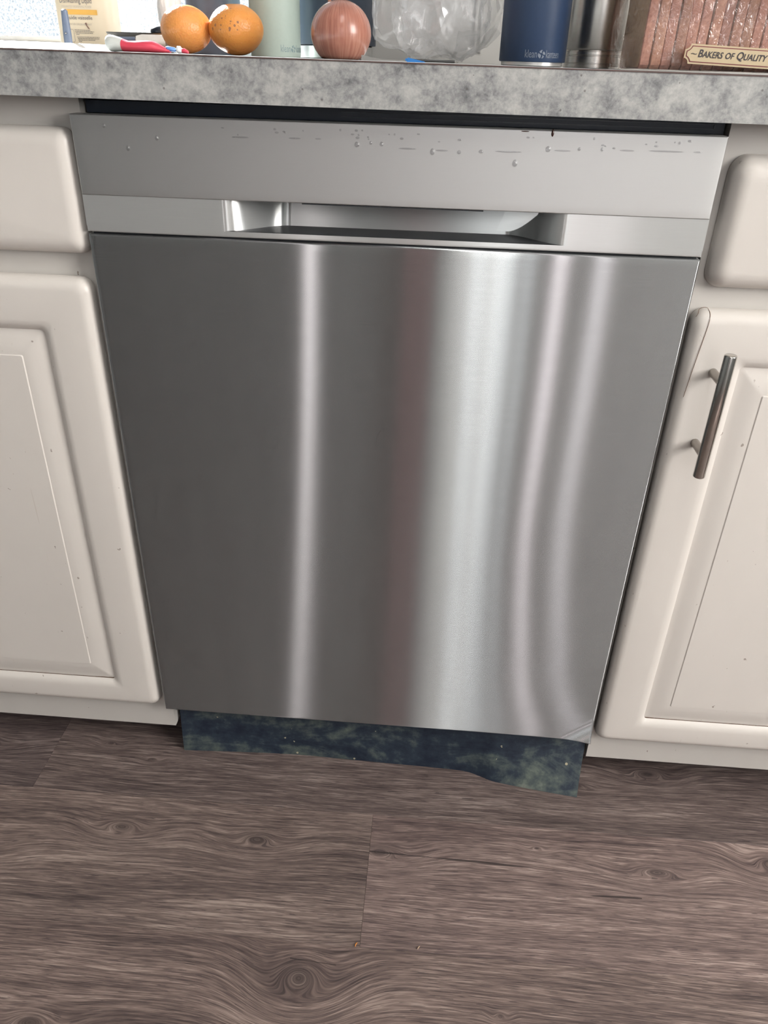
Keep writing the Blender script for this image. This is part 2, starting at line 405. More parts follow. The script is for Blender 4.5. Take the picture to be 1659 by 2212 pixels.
# =================================================================== SETTING
# floor ------------------------------------------------------------
ROW = 0.1886; Y1 = -0.0698
woods = {
 'A': wood_mat('oak_plank_a', [(-.336, -.122, .050, .022, .75, 0.029), (-.148, -.124, .055, .026, .8, 0.029), (-.56, -.17, .08, .03, .6, 0.024)], 1.3),
 'B': wood_mat('oak_plank_b', [(.388, -.125, .060, .020, .8, 0.029), (.232, -.103, .018, .008, .7, 0.010), (.545, -.098, .045, .030, .7, 0.048), (.02, -.128, .055, .022, .7, 0.038)], 5.1,
               cracks=[(-.1285, .0, .34, .02), (-.175, .27, .36, -.03)]),
 'C': wood_mat('oak_plank_c', [(-.061, -.300, .055, .045, .8, 0.058), (-.346, -.372, .05, .025, .7, 0.029), (.17, -.321, .012, .008, .6, 0.010)], 9.7,
               cracks=[(-.283, -.075, -.02, .06)]),
 'D': wood_mat('oak_plank_d', [(.413, .040, .05, .022, .8, 0.034), (-.334, -.004, .014, .007, .7, 0.010), (-.407, .021, .02, .009, .7, 0.014), (.30, .01, .06, .02, .4, 0.024)], 3.3),
 'E': wood_mat('oak_plank_e', [(-.60, .01, .07, .03, .5, 0.024)], 12.4),
 'G': wood_mat('oak_plank_plain', [], 21.0),
}
floor = struct(boxes('floor', [(-2.3, 2.3, YB - .1, .75, -.06, -.009)], plain('subfloor', (.03, .027, .025), .9)))
def plank(x0, x1, y0, y1, key, tone):
    g = .0001
    o = boxes('plank', [(x0 + g, x1 - g, y0 + g, y1 - g, -.009, 0.0)], woods[key], floor, bev=.0003, seg=1, smooth=20)
    o.color = (*tone, 1); return o
plank(-.488, .732, Y1, Y1 + ROW, 'D', (.82, .79, .80)); plank(-1.708, -.488, Y1, Y1 + ROW, 'E', (.76, .74, .77)); plank(.732, 1.95, Y1, Y1 + ROW, 'G', (.95, .93, .92))
plank(-1.214, .0056, Y1 - ROW, Y1, 'A', (1.0, .95, .93)); plank(.0056, 1.2256, Y1 - ROW, Y1, 'B', (1.14, 1.06, 1.06))
plank(-.86, .66, Y1 - 2 * ROW, Y1 - ROW, 'C', (1.04, .97, .95)); plank(.66, 1.88, Y1 - 2 * ROW, Y1 - ROW, 'G', (1.0, .95, .93)); plank(-2.08, -.86, Y1 - 2 * ROW, Y1 - ROW, 'G', (.95, .92, .9))
for k in (2, 3, 4): plank(-2.2, 2.2, Y1 + (k - 1) * ROW, Y1 + k * ROW - (.0 if k < 4 else .02), 'G', (.9, .88, .88))
yy = Y1 - 2 * ROW; ri = 0
while yy > YB:
    off = -2.2 + (ri * .47) % 1.22; xs = [-2.2] + [off + 1.22 * j for j in range(1, 4) if off + 1.22 * j < 2.15] + [2.2]
    for a, b in zip(xs[:-1], xs[1:]):
        t = random.uniform(.88, 1.08); plank(a, b, max(yy - ROW, YB), yy, 'G', (t, t * .96, t * .95))
    yy -= ROW; ri += 1

# walls ------------------------------------------------------------
WX0, WX1, WZ0, WZ1, WY = -1.25, -.205, .928, 1.72, .62
wall_back = struct(boxes('wall_back', [(-2.3, 2.3, WY, WY + .12, 0, WZ0), (-2.3, 2.3, WY, WY + .12, WZ1, 2.4),
                                       (-2.3, WX0, WY, WY + .12, WZ0, WZ1), (WX1, 2.3, WY, WY + .12, WZ0, WZ1)], MAT['wall']))
for x in (.0865, .0955, .5, .509, .91, .919):
    boxes('panel_batten', [(x - .0022, x + .0022, WY - .004, WY + .001, .93, 2.4)], MAT['wall'], wall_back, bev=.0015)
win = struct(boxes('window_1', [(WX0, WX1, WY + .03, WY + .075, WZ0, WZ0 + .008), (WX0, WX1, WY + .03, WY + .075, WZ1 - .03, WZ1),
                                (WX0, WX0 + .03, WY + .03, WY + .075, WZ0 + .008, WZ1 - .03), (WX1 - .03, WX1, WY + .03, WY + .075, WZ0 + .008, WZ1 - .03)], MAT['trim'], bev=.002))
boxes('pane', [(WX0 + .03, WX1 - .03, WY + .05, WY + .054, WZ0 + .008, WZ1 - .03)], MAT['glass'], win)
struct(boxes('wall_left', [(-2.3, -2.2, YB, WY, 0, 2.4)], MAT['wallroom']))
struct(boxes('wall_right', [(2.2, 2.3, YB, WY, 0, 1.0), (2.2, 2.3, YB, WY, 2.1, 2.4), (2.2, 2.3, YB, -2.25, 1.0, 2.1), (2.2, 2.3, -.65, WY, 1.0, 2.1)], MAT['wallroom']))
struct(boxes('ceiling', [(-2.3, 2.3, YB - .1, WY + .12, 2.4, 2.5)], MAT['ceil']))
cols = [-2.3] + [v for (a, b, _, _) in BACKSLITS for v in (a, b)] + [2.3]
wb = [(-2.3, 2.3, YB - .1, YB, 0, .55), (-2.3, 2.3, YB - .1, YB, 2.05, 2.4)]
for i in range(0, len(cols), 2): wb.append((cols[i], cols[i + 1], YB - .1, YB, .55, 2.05))
struct(boxes('wall_front', wb, MAT['wallroom']))
for i, (a, b, _, _) in enumerate(BACKSLITS):  # trim round the added slits, unseen and sized for the reflected streaks
    t = .012
    struct(boxes('window_%d' % (i + 2), [(a - t, b + t, YB, YB + .015, .55 - t, .55), (a - t, b + t, YB, YB + .015, 2.05, 2.05 + t),
                 (a - t, a, YB, YB + .015, .55, 2.05), (b, b + t, YB, YB + .015, .55, 2.05)], MAT['trim'], bev=.002))
struct(boxes('window_8', [(2.185, 2.2, -2.29, -2.25, .96, 2.14), (2.185, 2.2, -.65, -.61, .96, 2.14), (2.185, 2.2, -2.25, -.65, .96, 1.0), (2.185, 2.2, -2.25, -.65, 2.1, 2.14)], MAT['trim'], bev=.003))

# lamp of the room behind the camera, and a curtain added for its reflection
lf = empty('ceiling_lamp', (0.19, -.95, 2.4)); lf.rotation_euler = (0, 0, .09); tag(lf, 'long narrow fluorescent lamp on the kitchen ceiling', 'lamp')
boxes('housing', [(-.125, .125, -.57, .57, -.058, 0)], MAT['trim'], lf, bev=.004)
cur = empty('curtain', (-.03, YB + .06, .1)); tag(cur, 'dusty pink curtain hanging on the far wall', 'curtain')
vs_, fs_ = [], []
for side in (0, 1):
    for zz in (0, 2.0):
        for k in range(41):
            xx = -.07 + .14 * k / 40; vs_.append((xx, .012 * math.sin(k * .95) + side * .004, zz))
for side in (0, 1):
    for k in range(40): b = side * 82; fs_.append((b + k, b + k + 1, b + 41 + k + 1, b + 41 + k))
pyd('cloth', vs_, fs_, plain('pink_cloth', (.62, .40, .42), .8), cur, 60)
tube('rod', [(-.12, 0, 2.01), (.12, 0, 2.01)], .008, MAT['trim'], cur, 10)

# =================================================================== COUNTERTOP
TILT = -.0044
def ct(x): return .9155 + TILT * x
def tilt_mesh(o):
    for v in o.data.vertices: v.co.z += TILT * v.co.x
counter = empty('countertop', (0, 0, 0))
tag(counter, 'grey mottled concrete-look laminate worktop running along the top of the cabinets', 'countertop')
SX0, SX1, SY0, SY1 = -.98, -.335, .085, .295       # sink opening
zt, zb = .9155, .8787
slab = boxes('slab', [(-1.7, 1.7, -.02, SY0, zb, zt), (-1.7, 1.7, SY1, WY - .002, zb, zt), (-1.7, SX0, SY0, SY1, zb, zt), (SX1, 1.7, SY0, SY1, zb, zt)], MAT['lam'], counter)
tilt_mesh(slab)
seam = boxes('edge_seam', [(-1.7, 1.7, -.0206, -.0196, zt - .0012, zt - .0001)], MAT['seam'], counter); tilt_mesh(seam)

# sink -------------------------------------------------------------
sink = empty('sink', (-.65, .19, .9155))
tag(sink, 'stainless steel drop-in sink whose rounded rim shows at the far left of the worktop', 'sink')
sink_loops = []
def plan(x0, x1, y0, y1, r, z, n=8):
    return [(x, y, z + TILT * x) for (x, _, y) in rrect(x0, x1, y0, y1, r, 0, n)]
ex = .05
for ins, h in ((-ex, .0001), (-ex + .008, .0012), (-ex + .02, .0035), (-ex + .034, .0054), (-ex + .045, .006), (.0, .0055), (.004, .002), (.006, -.01), (.010, -.12), (.02, -.155), (.045, -.165)):
    sink_loops.append(plan(SX0 + ins, SX1 - ins, SY0 + min(ins, ins * .8 if ins < 0 else ins), SY1 - (ins * .6 if ins < 0 else ins), max(.02, .045 - ins), .9155 + h))
v, f = loft(sink_loops, False, True)
so = pyd('basin', [Vector(p) - sink.location for p in v], f, MAT['sink'], sink, 60)

# =================================================================== CABINETS
def cabinet_front(name, x0, x1, z0, z1, parent, raised, rc=.014, ro=.013, yf=0.0, th=.0188):
    loops = [rrect(x0 + .002, x1 - .002, z0 + .002, z1 - .002, rc, yf + th), rrect(x0, x1, z0, z1, rc, yf + th - .002)]
    loops.append(rrect(x0, x1, z0, z1, rc, yf + ro))
    for k in range(1, 7):
        a = PI / 2 * k / 6; ins = ro * (1 - math.cos(a)); y = yf + ro * (1 - math.sin(a))
        loops.append(rrect(x0 + ins, x1 - ins, z0 + ins, z1 - ins, max(rc - ins * .6, .004), y))
    if raised:
        for ins, y, rr in ((.0475, 0, .004), (.0525, .0006, .008), (.056, .0026, .008), (.0595, .0056, .006), (.0605, .0070, .003), (.0615, .0070, .003),
                           (.068, .0052, .003), (.078, .0030, .003), (.0875, .0018, .002), (.0885, .0019, .002), (.0895, .0009, .002)):
            loops.append(rrect(x0 + ins, x1 - ins, z0 + ins - .0145, z1 - ins + .003, rr, yf + y))
    v, f = loft(loops)
    return pyd(name, v, f, MAT['cab'], parent, 28)
def cabinet(x0, x1, side, label):
    root = empty('base_cabinet', ((x0 + x1) / 2, .3, 0)); off = root.location
    tag(root, label, 'cabinet')
    def P(o):
        o.data.transform(Matrix.Translation(-off)); o.parent = root; return o
    yf = .0195; zt_, zb_ = .8765, .0505
    rails = [(x0 + .04, x1 - .04, yf, yf + .019, .82, zt_), (x0 + .04, x1 - .04, yf, yf + .019, .705, .745), (x0 + .04, x1 - .04, yf, yf + .019, zb_, .12),
             (x0, x0 + .04, yf, yf + .019, zb_, zt_), (x1 - .04, x1, yf, yf + .019, zb_, zt_)]
    ff = boxes('face_frame', rails, MAT['frame'])
    for v in ff.data.vertices:
        if v.co.z > .87: v.co.z = .8785 + TILT * v.co.x
    P(ff)
    P(boxes('side_panel', [(x0 + .003, x0 + .009, yf + .019, .6, .10, .872)], MAT['frame']))
    P(boxes('side_panel', [(x1 - .009, x1 - .003, yf + .019, .6, .10, .872)], MAT['frame']))
    P(boxes('toe_kick', [(x0 + .007, x1 - .007, .088, .1, .0, .052)], MAT['blackline']))
    return root, P
rootL, PL = cabinet(-1.26, -.2995, -1, 'white sink cabinet with raised-panel doors left of the dishwasher')
PL(cabinet_front('drawer_front', -.745, -.3065, .736, .8535, None, False, rc=.012, ro=.016))
PL(cabinet_front('door', -.745, -.3115, .1045, .712, None, True))
PL(cabinet_front('drawer_front', -1.24, -.79, .736, .8535, None, False, rc=.012, ro=.016))
PL(cabinet_front('door', -1.24, -.79, .1045, .712, None, True))
rootR, PR = cabinet(.3085, .86, 1, 'white base cabinet with bar-handled door right of the dishwasher')
PR(cabinet_front('drawer_front', .3145, .84, .730, .851, None, False, rc=.016, ro=.018))
doorR = PR(cabinet_front('door', .3095, .84, .102, .709, None, True))
doorL = [o for o in rootL.children if o.name.startswith('door')][0]
grime = plain('groove_grime', (.12, .07, .045), .8, var=.4, vs=300)
def groove_dirt(xa, xb, z, door, root, corner):
    rr = random.Random(3); vs, fs = [], []; n = 90
    for k in range(n + 1):
        x = xa + (xb - xa) * k / n; d = abs(x - corner)
        t = .00022 + .0012 * math.exp(-d / .012) * rr.uniform(.6, 1.2) + .0004 * max(0, noise.noise(Vector((x * 60, 3, 1)))) * rr.uniform(.4, 1.4)
        for yy, zz in ((.0062, z - .0002), (.0062, z + t), (.0072, z + t), (.0072, z - .0002)): vs.append((x, yy, zz))
    for k in range(n):
        for q in range(4): fs.append((k * 4 + q, k * 4 + (q + 1) % 4, k * 4 + 4 + (q + 1) % 4, k * 4 + 4 + q))
    fs += [(0, 1, 2, 3), (n * 4, n * 4 + 1, n * 4 + 2, n * 4 + 3)]
    o = pyd('groove_grime', vs, fs, grime); o.data.transform(Matrix.Translation(-root.location)); o.parent = door
    o['label'] = 'brown grime caught in the lower panel groove'
groove_dirt(-.68, -.3722, .1503, doorL, rootL, -.3722)
groove_dirt(.3702, .78, .1478, doorR, rootR, .3702)
# bar handle: part of the door (sub-parts of the cabinet)
hx = .3412
def H(o):
    o.data.transform(Matrix.Translation(-rootR.location)); o.parent = doorR; o['label'] = 'brushed nickel bar handle piece'; return o
r = .0062
prof = [(.003, 0), (r - .0009, 0), (r - .0002, .0006), (r, .0014), (r, .1335), (r - .0002, .1343), (r - .0009, .1349), (.003, .1349)]
H(lathe('handle_bar', prof, (hx, -.0345, .5422), MAT['chrome'], seg=32, smooth=50))
for z in (.6465, .5665):
    H(tube('handle_post', [(hx, .0, z), (hx, -.029, z)], .0046, MAT['nickel'], seg=20, smooth=50))
# small chips and dirt marks are in the paint material; a hair stuck on the right door is a thing of its own
hp = [(.3122, .7025), (.3155, .7092), (.3215, .7110), (.3252, .7075), (.3250, .6990), (.3230, .6780), (.3200, .6485), (.3175, .6180)]
def catmull(P, n=6):
    out = []
    for i in range(len(P) - 1):
        p0, p1, p2, p3 = [Vector(P[max(0, min(len(P) - 1, i + j))]) for j in (-1, 0, 1, 2)]
        for k in range(n):
            t = k / n
            out.append(.5 * ((2 * p1) + (p2 - p0) * t + (2 * p0 - 5 * p1 + 4 * p2 - p3) * t * t + (-p0 + 3 * p1 - 3 * p2 + p3) * t ** 3))
    out.append(Vector(P[-1])); return out
def surf_y(x, z):          # front surface of the right door's rounded edge
    d = min(x - .3095, .709 - z); ro = .013
    if d >= ro: return 0.0
    d = max(d, 0.0005); return ro - math.sqrt(max(0, ro * ro - (ro - d) ** 2))
hair = tube('hair_strand', [(q.x, surf_y(q.x, q.y) - .0004, q.y) for q in catmull([Vector((a, b)) for a, b in hp])], .00026,
            plain('hair_brown', (.16, .08, .04), .5), seg=6)
tag(hair, 'thin brown hair stuck to the upper left of the right cabinet door', 'hair')

# =================================================================== DISHWASHER
dw = empty('dishwasher', (0, 0, 0))
tag(dw, 'stainless steel dishwasher with recessed pocket handle set between white cabinets', 'dishwasher')
DX = .3025
def grid_panel(name, xs, zs, yfun, mat, parent, depth=.02, smooth=30):
    """front sheet y=yfun(x,z) with returned edges, UV: u along z"""
    nx, nz = len(xs), len(zs); vs, fs = [], []
    for z in zs:
        for x in xs: vs.append((x, yfun(x, z), z))
    for j in range(nz - 1):
        for i in range(nx - 1): fs.append((j * nx + i, j * nx + i + 1, (j + 1) * nx + i + 1, (j + 1) * nx + i))
    ring = [i for i in range(nx)] + [j * nx + nx - 1 for j in range(1, nz)] + [(nz - 1) * nx + i for i in range(nx - 2, -1, -1)] + [j * nx for j in range(nz - 2, 0, -1)]
    b0 = len(vs)
    for i in ring: vs.append((vs[i][0], max(depth, vs[i][1] + .004), vs[i][2]))
    L = len(ring)
    for k in range(L): fs.append((ring[k], b0 + k, b0 + (k + 1) % L, ring[(k + 1) % L]))
    fs.append(tuple(b0 + k for k in range(L)))
    me = bpy.data.meshes.new(name); me.from_pydata(vs, [], fs); me.update()
    bm = bmesh.new(); bm.from_mesh(me); bmesh.ops.recalc_face_normals(bm, faces=bm.faces); bm.to_mesh(me); bm.free()
    uv = me.uv_layers.new(name='UVMap')
    for lp in me.loops:
        c = me.vertices[lp.vertex_index].co; uv.data[lp.index].uv = (c.z * .9 + c.y * .1, c.x * .9 + c.y * .07)
    return link(name, me, mat, parent, smooth)
def lin(a, b, n): return [a + (b - a) * i / (n - 1) for i in range(n)]
def sstep(a, b, t):
    t = max(0, min(1, (t - a) / (b - a))); return t * t * (3 - 2 * t)
E_ = .0012
def edge_round(x, z, x0, x1, z0, z1, r=.0016):
    d = min(x - x0, x1 - x, z - z0, z1 - z)
    return 0 if d >= r else r - math.sqrt(max(0, r * r - (r - d) ** 2))
def edged(a, b, n, r=.0016): return [a, a + r * .15, a + r * .45, a + r] + lin(a + r, b - r, n)[1:-1] + [b - r, b - r * .45, b - r * .15, b]
# tub body behind
boxes('tub_body', [(-.2975, .3065, .075, .57, .075, .8762)], MAT['black'], dw)
boxes('top_gap_dark', [(-.2975, .3065, .03, .0745, .8655, .8762)], MAT['black'], dw)  # dark box added to give the shade in the gap above the panel
# control panel
ZC0, ZC1 = .7953, .8657
panel = grid_panel('control_panel', edged(-DX, DX, 60), edged(ZC0, ZC1, 12), lambda x, z: edge_round(x, z, -DX, DX, ZC0, ZC1, .0012), MAT['steel_panel'], dw, .0185)
# vent strip in the dark slot above it
boxes('vent_frame', [(-.05, .297, .0285, .0298, .8730, .8737), (-.05, .297, .0285, .0298, .8690, .8696), (.2962, .297, .0285, .0298, .8690, .8737)], MAT['ventline'], dw)
# handle strip with scooped pocket
ZH0, ZH1 = .7608, .7952
PLX, PRX, PD = -.163, .170, .042
def scoop(x):
    return PD * sstep(PLX, PLX + .058, x) * (1 - sstep(PRX - .052, PRX, x))
LIP = .7664
xs = edged(-DX, -.17, 10)[:-3] + lin(-.17, .177, 120) + edged(.177, DX, 10)[4:]
xs = sorted(set(round(t, 5) for t in xs))
strip = grid_panel('handle_strip', xs, [LIP, LIP + .006, LIP + .014, LIP + .022, ZH1], lambda x, z: scoop(x) + (.03 + .22 * scoop(x) / PD) * (z - LIP), MAT['steel_strip'], dw, .0185, 50)
grid_panel('handle_lip', edged(-DX, DX, 60), edged(ZH0, LIP, 4, .0008), lambda x, z: edge_round(x, z, -DX, DX, ZH0 , LIP + .01, .0010), MAT['steel_strip'], dw, .0185)
pv = [(x, scoop(x), LIP + .00035) for x in lin(PLX, PRX, 90)] + [(PRX, .0008, LIP + .00035), (PLX, .0008, LIP + .00035)]
pyd('pocket_floor', pv, [tuple(range(len(pv)))], MAT['pocket'], dw)
boxes('slot_shadow', [(-.085, .09, .0003, .003, ZC0 - .0010, ZC0 - .0001)], MAT['blackline'], dw)  # black strip drawn as the shadow line under the control panel
# black strip put in for the shade in the gap between strip and door
boxes('gap_shade', [(-.299, .300, .006, .028, .7572, .7610)], MAT['blackline'], dw)
# door
ZD0, ZD1 = .1030, .7582
def door_y(x, z):
    y = edge_round(x, z, -DX, DX, ZD0, ZD1)
    t = 1 - sstep(ZD0, .26, z)
    y -= .065 * max(0, x - .12) ** 2 * t * t
    y -= 2.6 * max(0, (x - .2790) + (.1270 - z)) ** 2
    y += .0022 * sstep(.10, .32, x) * math.exp(-((z - .42) / .17) ** 2) * .6
    return y
door = grid_panel('door_panel', edged(-DX, .25, 100)[:-4] + edged(.25, DX, 36)[4:], edged(ZD0, .16, 40)[:-4] + edged(.16, ZD1, 90)[4:], door_y, MAT['steel_door'], dw, .0185)
# kick plate: loose dirty strip, foot bows out to the right
kp_bot = [(-.292, .018), (-.20, .023), (-.12, .026), (-.05, .0245), (.0146, .0229), (.08, .0215), (.1336, .0190), (.16, .011), (.1813, .0030), (.24, -.006), (.2985, -.0135)]
kp = catmull([Vector(a) for a in kp_bot], 4)
vs, fs = [], []; nr = 8; nc = len(kp)
for side in (0, 1):
    for j in range(nr):
        t = j / (nr - 1)
        for q in kp:
            xt = q.x * 1.022 + .0035; yt = .034
            s = t ** 1.25
            y = yt + (q.y - yt) * s + .0035 * math.sin(q.x * 26) * math.sin(PI * t) * .5
            vs.append((xt + (q.x - xt) * t, y + side * .003, .098 - .0978 * t))
for side in (0, 1):
    b = side * nr * nc
    for j in range(nr - 1):
        for i in range(nc - 1): fs.append((b + j * nc + i, b + j * nc + i + 1, b + (j + 1) * nc + i + 1, b + (j + 1) * nc + i))
K = nr * nc
for i in range(nc - 1): fs.append((i, i + 1, K + i + 1, K + i)); fs.append(((nr - 1) * nc + i, (nr - 1) * nc + i + 1, K + (nr - 1) * nc + i + 1, K + (nr - 1) * nc + i))
for j in range(nr - 1): fs.append((j * nc, (j + 1) * nc, K + (j + 1) * nc, K + j * nc)); fs.append((j * nc + nc - 1, (j + 1) * nc + nc - 1, K + (j + 1) * nc + nc - 1, K + j * nc + nc - 1))
kick = pyd('kick_plate', vs, fs, MAT['kick'], dw, 60)
kick['label'] = 'loose dark kick plate smeared with dust and grime'
# water drops on the control panel
wm, wnt, wout = new_mat('water')
wt = N(wnt, 'ShaderNodeBsdfTransparent'); wt.inputs[0].default_value = (.84, .84, .85, 1)
wg = N(wnt, 'ShaderNodeBsdfGlossy'); wg.inputs['Roughness'].default_value = .05
wf = N(wnt, 'ShaderNodeLayerWeight'); wf.inputs[0].default_value = .5
wx = N(wnt, 'ShaderNodeMixShader'); wnt.links.new(M(wnt, 'MULTIPLY_ADD', M(wnt, 'POWER', wf.outputs['Facing'], 2.0), .9, .06), wx.inputs[0])
wnt.links.new(wt.outputs[0], wx.inputs[1]); wnt.links.new(wg.outputs[0], wx.inputs[2]); wnt.links.new(wx.outputs[0], wout.inputs[0])
MAT['water'] = wm
def droplet(name, x, z, w, h, mat, d=None, tail=0.0):
    d = d or min(w, h) * .45; vs, fs = [], []; seg, rings = 12, 4
    for i in range(rings):
        a = PI / 2 * i / rings
        for k in range(seg):
            th = 2 * PI * k / seg; rr = math.cos(a); cz = math.sin(th)
            zz = h / 2 * rr * cz * (1 + (tail if cz > 0 else 0)); ww = w / 2 * rr * math.cos(th) * (1 - (.45 * tail * max(0, cz)))
            vs.append((x + ww, .0001 - d * math.sin(a), z + zz))
    vs.append((x, .0001 - d, z))
    for i in range(rings - 1):
        for k in range(seg):
            k2 = (k + 1) % seg; fs.append((i * seg + k, i * seg + k2, (i + 1) * seg + k2, (i + 1) * seg + k))
    for k in range(seg): fs.append(((rings - 1) * seg + k, (rings - 1) * seg + (k + 1) % seg, len(vs) - 1))
    fs.append(tuple(range(seg)))
    return pyd(name, vs, fs, mat, panel, 80)
for (x, z, w, h) in ((-.2704, .8565, .003, .0035), (-.2501, .8378, .0038, .0045), (-.2211, .8475, .0036, .004), (-.0318, .8482, .0050, .0042),
                     (-.009, .8493, .0040, .0036), (.0384, .8443, .0046, .0052), (.1151, .8371, .0050, .0056), (.1439, .8501, .0050, .0045), (-.019, .8500, .003, .003),
                     (.063, .8450, .0040, .0030), (.083, .8462, .0046, .0028), (.172, .8512, .0032, .0028), (.1925, .8515, .0030, .0032)):
    droplet('water_drop', x, z, w, h, MAT['water'], tail=.35)
random.seed(11)
for i in range(34):
    x = random.uniform(-.06, .27) if i > 8 else random.uniform(-.17, -.03)
    z = .8545 + random.uniform(-.0035, .006) + .002 * x
    droplet('water_drop', x, z, random.uniform(.0016, .0042), random.uniform(.0012, .0026), MAT['water'])
for (x, z, w) in ((-.1405, .8510, .016), (-.09, .8518, .012), (-.068, .8520, .006), (.015, .8465, .017), (.047, .846, .012), (.108, .8470, .026), (.157, .8495, .016), (.215, .8515, .014), (.250, .8520, .034), (.278, .8522, .008)):
    droplet('water_streak', x, z, w, .0016, MAT['water'], d=.0005)
drip = droplet('brown_drip', .1463, .8633, .0026, .0056, plain('coffee_drip', (.06, .025, .02), .2), tail=.3)
droplet('brown_drip', .1215, .8642, .008, .0010, plain('coffee_smear', (.07, .04, .03), .3), d=.0003)

# =================================================================== THINGS ON THE WORKTOP
# washing-up liquid ------------------------------------------------
bx, by = -.495, .55; bz = ct(bx)
dish = empty('dish_soap_bottle', (bx, by, bz))
tag(dish, 'cream plastic washing-up liquid bottle with printed label standing by the window', 'bottle')
loops = []
def sup(w, d, z, n=40, e=3.2):
    out = []
    for k in range(n):
        a = 2 * PI * k / n; c, s = math.cos(a), math.sin(a)
        out.append((math.copysign(abs(c) ** (2 / e), c) * w / 2, math.copysign(abs(s) ** (2 / e), s) * d / 2, z))
    return out
for z, w, d in ((0, .080, .046), (.003, .086, .052), (.008, .0885, .054), (.09, .0875, .053), (.17, .083, .051), (.195, .07, .046), (.208, .045, .04), (.214, .03, .03)):
    loops.append(sup(w, d, z))
v, f = loft(loops); pyd('body', v, f, translucent_mat('cream_plastic', (.76, .67, .52), .18), dish, 50)
lathe('cap', [(.014, .2145), (.015, .216), (.015, .238), (.012, .242), (.004, .243)], (0, 0, 0), MAT['trim'], dish, 24)
ink = plain('ink_grey', (.16, .15, .16), .6); inkl = plain('ink_pale_grey', (.48, .44, .38), .6); inky = plain('ink_amber', (.80, .45, .10), .6)
BY = -.0276
def soap(u0, z0): return lambda u, v: Vector((u0 + u, BY, z0 + v))
def soap_text(t, x0, w, z0, h, mat, bold=0.0): place_text('lettering', t, w, h, soap(x0, z0), mat, dish, bold)
soap_text('Dishwashing Liquid', -.0415, .0475, .0568, .0085, ink, .004)
soap_text('ENHANCED DEGREASING POWER', -.0395, .0445, .0532, .0027, inkl)
pyd('amber_bar', [(-.038, BY, .0447), (.0125, BY, .0447), (.0125, BY, .0510), (-.038, BY, .0510)], [(0, 1, 2, 3)], inky, dish)
soap_text('Liquide vaisselle', -.0385, .0425, .0372, .0062, ink, .004)
soap_text('POUVOIR D\u00c9GRAISSANT', -.0375, .0395, .0315, .0030, inkl)
soap_text('1 L', -.0260, .0040, .0058, .0026, ink); soap_text('33.8 FL. OZ.', -.0160, .0170, .0055, .0030, ink, .006)
pts = [(-.0193 + .0019 * math.cos(a), BY, .0070 + .0019 * math.sin(a)) for a in lin(0, 2 * PI, 20)]
tube('printed_ring', pts, .00022, ink, dish, 5)
for k, (z, w) in enumerate(((.0252, .024), (.0233, .029), (.0214, .026), (.0195, .0045), (.0165, .034), (.0146, .033), (.0127, .026), (.0108, .005))):
    x = -.0255 + .0006 * k; xe = x + w; lst = []
    rr = random.Random(k)
    while x < xe:
        dx = rr.uniform(.0012, .004); lst.append((x, min(x + dx, xe), BY - .0001, BY + .0002, z, z + .0006)); x += dx + .0006
    boxes('small_print', lst, ink, dish)
fr = [(p[0], BY, p[2]) for p in rrect(-.0385, -.0268, .0098, .0262, .0025, 0, 4)]
tube('printed_frame', fr + [fr[0]], .0002, ink, dish, 5)
pyd('brown_splash', [(-.0085, BY - .0002, .0340), (-.0065, BY - .0002, .0352), (-.0050, BY - .0002, .0338), (-.0052, BY - .0002, .0315), (-.0028, BY - .0002, .0285), (-.0020, BY - .0002, .0268), (-.0040, BY - .0002, .0272), (-.0062, BY - .0002, .0305)], [tuple(range(8))], plain('splash_brown', (.22, .13, .10), .5), dish)

for ch in dish.children:
    if ch.name.split('.')[0] not in ('body', 'cap'): ch.location.x += .0125
# slate-blue handle standing in the sink -----------------------------
hb = empty('utensil', (-.350, .14, .752))
tag(hb, 'slim slate-blue utensil handle standing up out of the sink', 'utensil')
def HB(o): o.data.transform(Matrix.Translation(-hb.location)); o.parent = hb; return o
loops = []
for t in lin(0, 1, 10):
    z = .765 + (.9520 - .765) * t; x = -.3565 + .004 * t; w = .0044 * (1 if t < .97 else .75)
    loops.append([(x + w * 1.0 * math.cos(a), .14 + .003 * math.sin(a), z) for a in lin(0, 2 * PI, 17)[:-1]])
loops.append([(-.3525 + .0018 * math.cos(a), .14 + .0012 * math.sin(a), .9532) for a in lin(0, 2 * PI, 17)[:-1]])
v, f = loft(loops); slate = plain('slate_blue_plastic', (.16, .20, .28), .4); HB(pyd('handle', v, f, slate, None, 50))
HB(boxes('blade', [(-.369, -.346, .138, .142, .7515, .78)], slate, None, bev=.001))
HB(lathe('rivet', [(.0006, .0), (.0012, .0004), (.0012, .0012), (.0004, .0016)], (-.3530, .1365, .9310), MAT['chrome'], seg=12))

